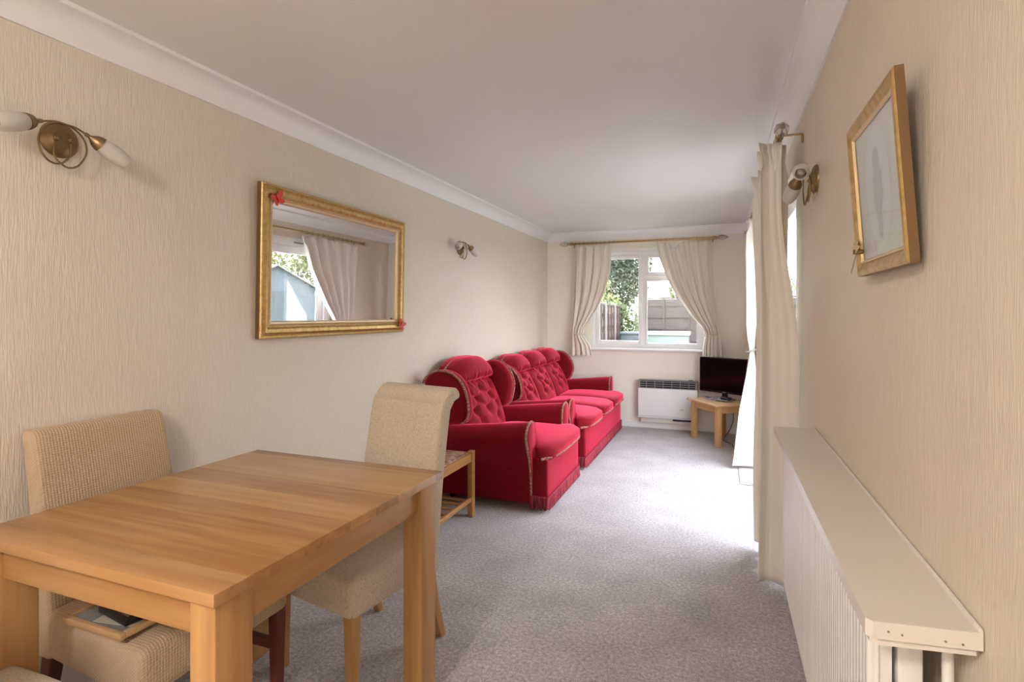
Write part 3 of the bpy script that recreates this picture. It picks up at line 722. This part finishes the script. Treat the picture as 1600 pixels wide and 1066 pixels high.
# ------------------------------------------------------------------ curtains
def rings_for(T, ys, m_, axis, base, r=.016):
    for t in ys:
        pts = []
        for i in range(14):
            a = 2 * PI * i / 14
            pts.append((base[0] + r * math.cos(a), t, base[2] + r * math.sin(a)) if axis == 'y' else (t, base[1] + r * math.cos(a), base[2] + r * math.sin(a)))
        MB().tube(pts, .0022, 6, closed=True).build('curtain_ring', m_, T)
def pole(label, axis, base, a, b, mtl, br, ringpos, name='curtain_pole'):
    """axis 'x' or 'y'; base = fixed coordinates"""
    at = (lambda t, dz=0, dw=0: (base[0] + dw, t, base[2] + dz)) if axis == 'y' else (lambda t, dz=0, dw=0: (t, base[1] + dw, base[2] + dz))
    T = thing(name, label, 'curtain pole', at(a))
    T.location = (0, 0, 0)
    MB().tube([at(a), at(b)], .0125, 16).build('rod', mtl, T)
    for t, sgn in ((a, -1), (b, 1)):
        d = (0, sgn, 0) if axis == 'y' else (sgn, 0, 0)
        c = MB().lathe([(.001, -.02), (.018, -.02), (.020, -.012), (.016, 0), (.020, .008), (.012, .016), (.001, .016)], 20, aim(at(t), d)).build('collar', M_brassb, T)
        p = at(t + sgn * .018)
        MB().lathe([(.004, 0), (.018, .012), (.029, .035), (.031, .05), (.026, .075), (.014, .10), (.004, .118), (.001, .120)], 20, aim(p, d)).build('finial', M_crystal, T, label='leaf shaped clear finial')
        fr = MB()
        for k in range(6):
            a_ = 2 * PI * k / 6 + .3; pr_ = [(.004, 0), (.018, .012), (.0295, .035), (.0315, .05), (.0265, .075), (.0145, .10), (.0035, .12)]
            Mx = aim(p, d); fr.tube([Mx @ Vector((r * math.cos(a_), r * math.sin(a_), z)) for r, z in pr_], .0016, 5)
        fr.build('finial_wire', M_brass, T)
    for t in br:
        wall = XR if axis == 'y' else YB
        k = 0 if axis == 'y' else 1
        e = list(at(t)); e2 = list(e); e2[k] = wall - .004; e3 = list(e2); e3[2] -= .04
        MB().tube([e, e2], .005, 8).tube([e2, e3], .006, 8).lathe([(.001, -.008), (.016, -.008), (.018, 0), (.016, .008), (.001, .008)], 16, aim(at(t, 0), (0, 1, 0) if axis == 'y' else (1, 0, 0))).build('bracket', M_brassb, T)
    rings_for(T, ringpos, M_brass, axis, base, .017)
    return T
PX, PZ, PYB = .257, 2.20, 6.77
pole('curtain pole with clear finials along the right wall above the patio door', 'y', (PX, 0, PZ), 2.84, 6.12, M_brassb, (2.87, 6.05), [2.89 + .07 * i for i in range(9)] + [4.98 + .09 * i for i in range(11)])
pole('brass curtain pole with leaf finials above the back window', 'x', (0, PYB, 2.245), -1.76, -.055, M_brassb, (-1.73, -.085), [-1.69 + .052 * i for i in range(10)] + [-.70, -.66, -.60, -.52, -.34, -.26, -.19, -.13])
def curtain(name, label, fpos, nu=220, nv=70, tie=None, group=None):
    T = thing(name, label, 'curtain', (0, 0, 0), 0, group)
    MB().surf(fpos, nu, nv).build('drape', M_curtain, T, solid=.0025, angle=180)
    if tie: tie(T)
    return T
# back window, generic tied-back curtain in the plane y ~ 6.77.  s 0..1 across (outer to inner edge), t 0..1 top to bottom
def back_curtain(xo_pts, xi_pts, ztop, zbot, nf, ztie, seed, sag=None):
    def f(s, t):
        z = lerp(ztop, zbot, t)
        xo, xi = pw(z, xo_pts), pw(z, xi_pts)
        gather = math.exp(-((z - ztie) / .14) ** 2)
        full = abs(xi - xo)
        head = sstep(ztop - .09, ztop - .02, z)
        w = s + .02 * math.sin(7 * s + seed)
        amp = .030 * (1 - .45 * gather) * (1 - .5 * head) * (.55 + .45 * math.sin(3.1 * s + seed) ** 2)
        y = 6.765 + amp * math.sin(2 * PI * nf * w + seed) + .008 * math.sin(2 * PI * nf * 2.3 * s + z * 3) - .035 * gather * math.sin(PI * s)
        y += head * .006 * math.sin(2 * PI * nf * 4 * s)
        x = lerp(xo, xi, s) + .006 * math.sin(2 * PI * nf * w + 1) * (1 - gather)
        if sag: z -= sag(s) * max(0, 1 - t * 5)
        # towards the tie the cloth slants: inner parts hang in a curve
        return (x, min(y, 6.80 if z < .98 else 6.835), z + .012 * math.sin(2 * PI * nf * s) * sstep(.9, 1, t))
    return f
def tie_x(x0, x1, z, y=6.75):
    def g(T):
        pts = [(lerp(x0, x1, .5) + (x1 - x0) / 2 * math.cos(2 * PI * i / 20), y + .045 * math.sin(2 * PI * i / 20), z + .008 * math.cos(2 * PI * i / 20)) for i in range(20)]
        MB().tube(pts, .006, 8, closed=True).build('tieback', mat('cord', (.62, .55, .44), .6), T)
    return g
fl = back_curtain([(.86, -1.755), (1.12, -1.735), (1.6, -1.715), (2.22, -1.70)], [(.86, -1.475), (.98, -1.50), (1.12, -1.60), (1.2, -1.575), (1.3, -1.50), (1.45, -1.40), (1.65, -1.315), (1.9, -1.25), (2.22, -1.225)], 2.212, .865, 4.6, 1.12, .4)
curtain('curtain', 'cream tied back curtain left of the back window', fl, tie=tie_x(-1.70, -1.585, 1.12))
fr_ = back_curtain([(.87, .02), (1.13, -.005), (1.6, -.08), (2.24, -.125)], [(.87, -.205), (1.0, -.20), (1.13, -.175), (1.22, -.21), (1.35, -.33), (1.55, -.47), (1.8, -.60), (2.05, -.69), (2.24, -.73)], 2.215, .875, 5.0, 1.13, 2.1, sag=lambda s: .07 * math.exp(-((s - .64) / .09) ** 2))
curtain('curtain', 'cream tied back curtain right of the back window, its top edge sagging between hooks', fr_, tie=tie_x(-.19, -.03, 1.13))
# patio door: near curtain and far curtain, both in the plane x ~ PX
def near_c(s, t):
    z = lerp(2.175, .05, t)
    ya = 2.86 + .15 * sstep(0, 1, t); yb = 3.58 - .05 * t
    head = sstep(2.06, 2.10, z)
    x0 = lerp(.265, .345, sstep(.12, .5, t))                 # edge nearest the wall
    nf = 4.0
    xl = .168 + .012 * math.sin(3 * t)
    if s < .16:
        k = s / .16
        x = lerp(x0, xl, k) ; y = ya + .035 * math.sin(PI * k) - .05 * (1 - k) * sstep(.2, .5, t)
        y += (1 - head) * .014 * math.sin(2 * PI * k * 1.6 + .6)
    else:
        k = (s - .16) / .84
        y = lerp(ya, yb, k)
        x = .235 - (.235 - xl) * math.cos(2 * PI * nf * k) * (.75 + .25 * math.cos(5 * k)) + .008 * math.sin(4 * z + 9 * k)
    x += head * .007 * math.sin(s * 2 * PI * 22)
    y += head * .012 * math.sin(s * 2 * PI * 22) 
    if head < .99 and head > 0: x += 0
    x = lerp(x, .257 + (x - .257) * .8, math.exp(-((z - 2.085) / .03) ** 2))
    return (min(x, .350), y, z)
curtain('curtain', 'near beige full length curtain at the patio door, beside the shelf end', near_c, 300, 60)
def far_c(s, t):
    z = lerp(2.165, .03, t); ztie = 1.02
    g = math.exp(-((z - ztie) / .16) ** 2) if z > ztie else math.exp(-((z - ztie) / .28) ** 2)
    up = sstep(ztie, 2.15, z)
    ya = pw(z, [(0.03, 5.28), (.6, 5.42), (.9, 5.60), (1.02, 5.68), (1.15, 5.64), (1.4, 5.42), (1.8, 5.12), (2.17, 4.96)])
    yb = pw(z, [(0.03, 6.08), (1.0, 5.93), (2.17, 5.98)])
    xm = pw(z, [(.03, .20), (.5, .235), (1.02, .28), (1.3, .265), (2.17, .257)])
    amp = pw(z, [(.03, .105), (.5, .075), (.95, .028), (1.02, .022), (1.15, .035), (1.6, .055), (2.05, .055), (2.09, .03), (2.17, .05)])
    nf = 5
    y = lerp(ya, yb, s); ph = 2 * PI * nf * (s + .02 * math.sin(6 * s))
    x = xm - amp * math.cos(ph) * (.7 + .3 * math.cos(4 * s)) + .004 * math.sin(9 * z + 12 * s)
    head = sstep(2.07, 2.12, z)
    x += head * .006 * math.sin(s * 2 * PI * 20)
    return (min(x, .352), y, z)
def tie_far(T):
    pts = [(.282 + .055 * math.cos(2 * PI * i / 24), 5.80 + .15 * math.sin(2 * PI * i / 24), 1.03 + .02 * math.cos(2 * PI * i / 24)) for i in range(24)]
    MB().tube(pts, .007, 8, closed=True).build('tieback', mat('cord_far', (.55, .50, .42), .6), T)
curtain('curtain', 'far cream tied back curtain at the patio door, beside the television', far_c, 260, 70, tie=tie_far)

# ------------------------------------------------------------------ convector heater
T = thing('convector_heater', 'white wall mounted convector heater with grey top grille under the window', 'heater', (-.585, 6.79, 0))
hw = .337
MB().box(-hw, hw, -.045, .045, .165, .492, .006).build('body', M_heater, T)
MB().box(-hw, hw, -.045, .045, .14, .165, .004).build('bottom_lip', mat('heater_lip', (.62, .62, .63), .5), T)
MB().box(-hw + .02, hw - .02, -.03, .045, .498, .575).build('grille_core', M_dark, T, smooth=False)
g = MB().box(-hw, -hw + .025, -.045, .045, .492, .59, .005).box(hw - .025, hw, -.045, .045, .492, .59, .005)
for z in (.492, .516, .541, .566, .584): g.box(-hw + .02, hw - .02, -.046, -.028 if z < .58 else .045, z, z + .008, .002)
for i in range(1, 7): g.box(-hw + i * (2 * hw / 7) - .003, -hw + i * (2 * hw / 7) + .003, -.047, -.028, .494, .59)
g.build('grille', M_grille, T)
MB().box(.235, .285, -.01, .015, .59, .600, .003).build('switch', M_black, T)
MB().box(.14, .185, -.0465, -.044, .248, .262).build('badge', M_steel, T, smooth=False)
MB().box(.06, hw - .03, -.035, .0, .118, .138, .002).build('lower_vent', M_black, T)
MB().box(-hw + .03, hw - .02, -.01, .07, .085, .14, .003).build('rear_bracket', M_shelf, T)

# ------------------------------------------------------------------ corner table, television and boxes
ca = math.atan2(.21, .31)
T = thing('corner_table', 'small pine table standing in the corner under the television', 'table', (.000, 6.405, 0), ca)
a_, b_ = .205, .25
MB().box(-a_ - .035, a_ + .035, -b_ - .03, b_ + .03, .417, .439, .006).build('tabletop', m_wood('pine_top', [(.58, .33, .14), (.68, .43, .21), (.74, .5, .27)], 0, None, 1, .35), T)
for p in (-1, 1):
    for q in (-1, 1): MB().box(*sorted((p * a_, p * (a_ - .052))), *sorted((q * b_, q * (b_ - .052))), 0, .417, .004).build('leg', M_pine, T)
for p in (-1, 1): MB().box(*sorted((p * (a_ - .008), p * (a_ - .03))), -b_ + .052, b_ - .052, .345, .417, .002).build('apron', M_pine, T)
for q in (-1, 1): MB().box(-a_ + .052, a_ - .052, *sorted((q * (b_ - .008), q * (b_ - .03))), .345, .417, .002).build('apron', M_pine, T)
M_screen = mat('screen_black', (.004, .004, .005), .12, 0, **{'Specular IOR Level': .15})
ta = math.atan2(-.274, .401)
T = thing('television', 'flat screen television with black screen on the corner table', 'television', (.040, 6.50, .439), ta)
MB().box(-.312, .312, -.012, .022, .066, .455, .006).build('bezel', M_black, T)
MB().box(-.300, .300, -.0135, -.0115, .088, .445).build('screen', M_screen, T, smooth=False)
MB().box(-.16, .16, .015, .05, .14, .40, .015).build('rear_housing', M_black, T)
MB().box(-.03, .03, -.005, .02, .012, .12, .004).build('neck', M_black, T)
MB().box(-.11, .11, -.05, .05, .0, .012, .006).build('stand', mat('silver', (.35, .38, .42), .25, .6), T)
MB().box(-.02, .02, -.0145, -.0118, .074, .081).build('badge', M_steel, T, smooth=False)
def remote(label, loc, rz, col):
    T = thing('remote_control', label, 'remote control', loc, rz)
    MB().box(-.085, .085, -.024, .024, 0, .020, .008, 3).build('case', mat('remote_case', col, .35), T)
    for i in range(5):
        for j in (-1, 0, 1): MB().box(-.06 + i * .022, -.046 + i * .022, j * .014 - .004, j * .014 + .004, .0195, .022, .001).build('button', M_black, T)
remote('grey remote control lying at the left front of the corner table', (-.125, 6.47, .439), -1.07, (.30, .32, .36))
T = thing('set_top_box', 'slim silver box at the front of the corner table under the black box', 'set top box', (.03, 6.345, .439), ta + .0)
MB().box(-.075, .075, -.045, .045, 0, .018, .004).build('case', mat('silver_case', (.34, .37, .42), .3, .4), T)
MB().box(-.07, .07, -.0462, -.0448, .004, .012).build('front_panel', M_black, T, smooth=False)
tag(MB().box(-.055, .055, -.032, .032, 0, .030, .012, 3, M=Matrix.Translation((.055, 6.345, .457)) @ Matrix.Rotation(ta, 4, 'Z')).build('black_box', M_black), 'small rounded black box sitting on the slim silver box', 'box')
tag(MB().tube([(.12, 6.52, .40), (.13, 6.60, .20), (.08, 6.62, .06), (.03, 6.45, .008), (.10, 6.30, .006), (.13, 6.12, .006)], .004, 8, sm=8).build('power_cable', M_black), 'thin black cable trailing behind the corner table legs', 'cable')
# mat
M_mat = mat('mat_pile', (.56, .53, .54), .95); bump(M_mat, noise(M_mat, coords(M_mat, (1, 1, 1)), 300, 2), .6, .004)
T = thing('door_mat', 'pale grey mat with a darker border line on the carpet by the patio door', 'mat', (.245, 5.25, 0))
MB().box(-.098, .10, -.42, .42, .0, .009, .004).build('pile', M_mat, T)
g = MB()
for k in (.008, .020): 
    g.box(-.098 + k, -.094 + k, -.42 + k, .42 - k, .009, .0105).box(-.094 + k, .10, -.42 + k, -.416 + k, .009, .0105).box(-.094 + k, .10, .416 - k, .42 - k, .009, .0105)
g.build('border', mat('mat_border', (.30, .28, .29), .95), T, smooth=False)

# ------------------------------------------------------------------ fill light added out of view behind the camera to brighten the room
T = thing('fill_light', 'added fill light, a round opal fitting over the unseen near end of the room', 'fill light', (-.85, -1.05, ZC))
MB().lathe([(.001, 0), (.17, 0), (.175, -.02), (.165, -.035), (.001, -.035)], 40).build('base', M_brassb, T)
M_fill = mat('fill_glow', (.9, .85, .75), .4, 0, **{'Emission Color': (1, .95, .90, 1), 'Emission Strength': 50.0})
MB().lathe([(.155, -.034), (.17, -.055), (.155, -.09), (.11, -.115), (.05, -.128), (.001, -.13)], 40).build('shade', M_fill, T)

# ------------------------------------------------------------------ outdoors
M_lawn = mat('lawn', (.10, .15, .045), .95); setcol(M_lawn, ramp(M_lawn, noise(M_lawn, coords(M_lawn, (1, 1, 1)), 3, 5), [(.35, (.06, .09, .03)), (.65, (.14, .19, .06))]))
struct(MB().box(-25, 30, -12, 45, -.45, -.2).build('lawn', M_lawn, smooth=False))
def m_boards(name, col, scale, ax):
    m = mat(name, col, .85); n = noise(m, coords(m, (2, 2, 30) if ax == 'z' else (20, 20, 1)), 1.5, 4, .6)
    setcol(m, ramp(m, n, [(.35, tuple(q * .38 for q in col)), (.65, tuple(q * .62 for q in col))])); bump(m, n, .4, .01); return m
M_fbrown = m_boards('fence_brown', (.14, .085, .07), 1, 'z')
M_fgrey = m_boards('fence_grey', (.12, .095, .09), 1, 'z')
M_post = mat('concrete_post', (.2, .18, .17), .9)
def fence(label, p0, p1, npan, h, mt, over=False):
    a = math.atan2(p1[1] - p0[1], p1[0] - p0[0]); L_ = math.dist(p0, p1) / npan
    T = thing('garden_fence', label, 'fence', (p0[0], p0[1], -.2), a)
    for i in range(npan):
        m = MB(); n = 13
        for k in range(n):
            z = .04 + (h - .08) * k / n
            m.box(i * L_ + .06, (i + 1) * L_ - .06, -.012 + .022 * (k % 2), .004 + .022 * (k % 2), z, z + (h / n) * 1.12)
        for q in (.03, .33, .66, .97): m.box(i * L_ + .06 + q * (L_ - .17), i * L_ + .06 + q * (L_ - .17) + .04, -.035, -.008, .04, h)
        m.box(i * L_ + .05, (i + 1) * L_ - .05, -.035, .03, h, h + .03)
        m.build('fence_panel', mt, T, smooth=False)
    for i in range(npan + 1): MB().box(i * L_ - .05, i * L_ + .05, -.05, .05, 0, h + .06, .01).build('fence_post', M_post, T)
    return T
fence('grey overlap panel fence across the end of the garden', (-1.98, 14.3), (3.9, 13.4), 3, 1.95, M_fgrey)
fence('brown overlap panel fence running away on the left outside', (-2.05, 9.3), (-2.33, 14.0), 3, 1.75, M_fbrown)
fence('garden fence of weathered panels beyond the patio', (13, -2), (12.2, 22), 13, 1.8, M_fgrey)
M_leaf = [mat('leaf_a', (.10, .145, .05), .7), mat('leaf_b', (.19, .21, .07), .7), mat('leaf_c', (.065, .09, .05), .7)]
M_bark = mat('bark', (.10, .075, .055), .9)
def tree(name, label, cat, loc, blobs, n, size, mt, trunk=None):
    T = thing(name, label, cat, loc)
    tot = sum(b[3] * b[4] * b[5] for b in blobs); V_ = []; F_ = []
    for (x, y, z, rx, ry, rz_) in blobs:
        k = max(40, int(n * rx * ry * rz_ / tot))
        d = rng.normal(size=(k, 3)); d /= np.linalg.norm(d, axis=1)[:, None]; r = rng.uniform(.35, 1, size=(k, 1)) ** .5
        c = np.array([x, y, z]) + d * r * np.array([rx, ry, rz_])
        u = rng.normal(size=(k, 3)); u /= np.linalg.norm(u, axis=1)[:, None]; v = np.cross(u, rng.normal(size=(k, 3))); v /= np.linalg.norm(v, axis=1)[:, None]
        s = size * rng.uniform(.6, 1.3, size=(k, 1))
        for q in (c - u * s, c + v * s * .5, c + u * s, c - v * s * .5): V_.append(q)
        b0 = len(F_)
    # assemble
    V2 = []; i = 0
    for bi in range(0, len(V_), 4):
        A, B, C_, D = V_[bi:bi + 4]
        for j in range(len(A)): V2 += [tuple(A[j]), tuple(B[j]), tuple(C_[j]), tuple(D[j])]; F_.append((i, i + 1, i + 2, i + 3)); i += 4
    me = bpy.data.meshes.new('foliage'); me.from_pydata(V2, [], F_); me.materials.append(mt)
    o = bpy.data.objects.new('foliage', me); COL.objects.link(o); o.parent = T
    m = MB()
    if trunk:
        m.tube([(0, 0, 0), (trunk[0] * .3, 0, trunk[1] * .5), (trunk[0], 0, trunk[1])], lambda t: trunk[2] * (1 - .5 * t), 10, sm=3)
        for (x, y, z, rx, ry, rz_) in blobs[:6]: m.tube([(trunk[0] * .6, 0, trunk[1] * .8), (x * .6, y * .6, z * .85), (x, y, z)], lambda t: trunk[2] * .4 * (1 - .7 * t), 6, sm=3)
        m.build('trunk', M_bark, T)
    return T
tree('conifer_tree', 'tall grey green tree rising beyond the fence left of the window mullion', 'tree', (-3.35, 17.5, -.2), [(-.2, 0, 2.4, 1.5, 1, 1.0), (-.2, 0, 3.3, 1.2, 1, 1.0), (.0, 0, 2.6, 1.2, 1, 1.0), (.3, 0, 4.0, 1.1, 1, 1.0), (.4, 0, 5.3, .8, .8, .9), (-.6, 0, 3.4, .9, .8, .9), (.6, 0, 3.2, .8, .8, .8)], 22000, .06, M_leaf[2], (.2, 3.2, .13))
tree('garden_tree', 'light yellow green tree at the left behind the brown fence outside', 'tree', (-4.3, 14.5, -.2), [(.3, 0, 1.9, 1.1, .9, .6), (.0, 0, 2.7, 1.0, .9, .7), (.9, 0, 2.4, .7, .7, .5), (1.3, 0, 1.8, .6, .6, .4)], 8000, .055, M_leaf[1], (.1, 1.8, .09))
tree('climbing_ivy', 'green ivy growing over the corner of the fences', 'ivy', (-2.08, 13.85, -.2), [(-.25, -.1, .5, .3, .18, .6), (-.2, -.1, 1.2, .32, .18, .6), (.05, -.15, .9, .22, .15, .8), (-.35, -.1, 1.6, .3, .2, .3)], 3000, .045, M_leaf[0], (.05, 1.0, .03))
tree('garden_shrub', 'small green shrub low against the end fence at the right', 'shrub', (.05, 12.9, -.2), [(0, 0, .35, .4, .3, .4), (.35, .1, .45, .3, .3, .35), (.1, 0, .75, .25, .2, .3)], 1800, .04, M_leaf[0], (.02, .4, .02))
tree('garden_tree', 'leafy tree beyond the end fence to the right', 'tree', (-.2, 18.5, -.2), [(0, 0, 2.3, 1.2, .8, .55), (1.3, 0, 2.4, 1, .8, .6), (-.8, 0, 2.3, .6, .6, .4)], 4000, .06, M_leaf[0], (.1, 1.8, .1))
struct(MB().box(.6, 5.2, 1.2, 8.5, -.2, -.12).build('patio', mat('bounce_paving', (.30, .28, .26), .9), smooth=False))  # pale slab added outside the door to bounce neutral light onto the ceiling
# storage box
T = thing('storage_box', 'pale green garden storage box with white lid outside the window', 'storage box', (-1.05, 12.3, -.2))
MB().box(-.42, .42, -.3, .3, 0, 1.12, .02).build('body', mat('pale_green_plastic', (.16, .20, .18), .5), T)
MB().box(-.45, .45, -.33, .33, 1.12, 1.20, .02).build('lid', mat('white_plastic', (.32, .34, .34), .5), T)
T = thing('water_butt', 'dark blue grey garden box left of the pale storage box', 'storage box', (-1.80, 12.6, -.2))
MB().box(-.27, .27, -.25, .25, 0, 1.12, .03).build('body', mat('slate_plastic', (.07, .095, .11), .5), T)
MB().box(-.29, .29, -.27, .27, 1.12, 1.18, .02).build('lid', mat('slate_lid', (.11, .14, .16), .5), T)
# neighbour's house beyond the fence
T = thing('neighbour_house', 'low house with pinkish tiled roof beyond the end fence', 'house', (.3, 24, -.2))
MB().box(-2.2, 4, -2, 3, 0, 2.1).build('wall', mat('render', (.25,.19,.16), .9), T, smooth=False)
MB().add([(-2.5, -2.3, 2.05), (4.3, -2.3, 2.05), (4.3, .5, 2.95), (-2.5, .5, 2.95), (4.3, 3.3, 2.05), (-2.5, 3.3, 2.05)], [(0, 1, 2, 3), (3, 2, 4, 5), (0, 3, 5), (1, 4, 2), (0, 5, 4, 1)]).build('roof', m_boards('roof_tile', (.34, .20, .17), 1, 'z'), T, smooth=False)
MB().box(-1.2, -.2, -2.03, -1.97, .9, 1.8).build('window', M_black, T, smooth=False)
# shed and trees beyond the patio door (seen in the mirror)
T = thing('garden_shed', 'blue grey timber shed with gabled roof beyond the patio', 'shed', (8.6, 13.4, -.2), math.radians(-90 + 30))
M_shed = m_boards('shed_boards', (.17, .20, .23), 1, 'z')
m = MB()
for k in range(14): m.box(-1.2, 1.2, -.012 - .004 * (k % 2), .02, .05 + k * .14, .05 + k * .14 + .15)
for k in range(5): 
    q = 1.2 * (1 - (k + .5) / 5.2); m.box(-q, q, -.012 - .004 * (k % 2), .02, 2.01 + k * .12, 2.01 + k * .12 + .13)
m.box(-1.2, 1.2, .02, 2.2, 0, 2.0); m.build('wall', M_shed, T, smooth=False)
MB().add([(-1.4, -.15, 1.93), (0, -.15, 2.66), (1.4, -.15, 1.93), (-1.4, 2.4, 1.93), (0, 2.4, 2.66), (1.4, 2.4, 1.93)], [(0, 1, 4, 3), (1, 2, 5, 4)]).build('roof', mat('roof_felt', (.15,.15,.155), .9), T, smooth=False, solid=.05)
MB().box(-.4, .4, -.04, -.015, .1, 1.85).build('door', m_boards('shed_door', (.13, .15, .17), 1, 'x'), T, smooth=False)
tree('garden_tree', 'broad pale leafy tree behind the shed', 'tree', (9.5, 17.5, -.2), [(0, 0, 3.2, 1.8, 1.6, 1.4), (-1.6, -.5, 3, 1.4, 1.4, 1.2), (-.6, 0, 4.6, 1.5, 1.4, 1.2), (1.4, -1, 3.6, 1.4, 1.4, 1.3)], 12000, .08, M_leaf[1], (.1, 2.6, .18))
tree('garden_tree', 'green tree left of the shed past the patio door', 'tree', (13.5, 11.0, -.2), [(0, 0, 3.0, 1.6, 1.6, 1.4), (.3, -1.0, 4.0, 1.3, 1.3, 1.1), (0, 1.5, 3.8, 1.3, 1.3, 1.1)], 8000, .08, M_leaf[0], (.1, 2.4, .16))
tree('garden_tree', 'green tree far right past the patio door', 'tree', (10, 7.0, -.2), [(0, 0, 2.8, 1.6, 1.6, 1.4), (.3, -1.0, 3.6, 1.3, 1.3, 1.1)], 5000, .08, M_leaf[0], (.1, 2.2, .15))
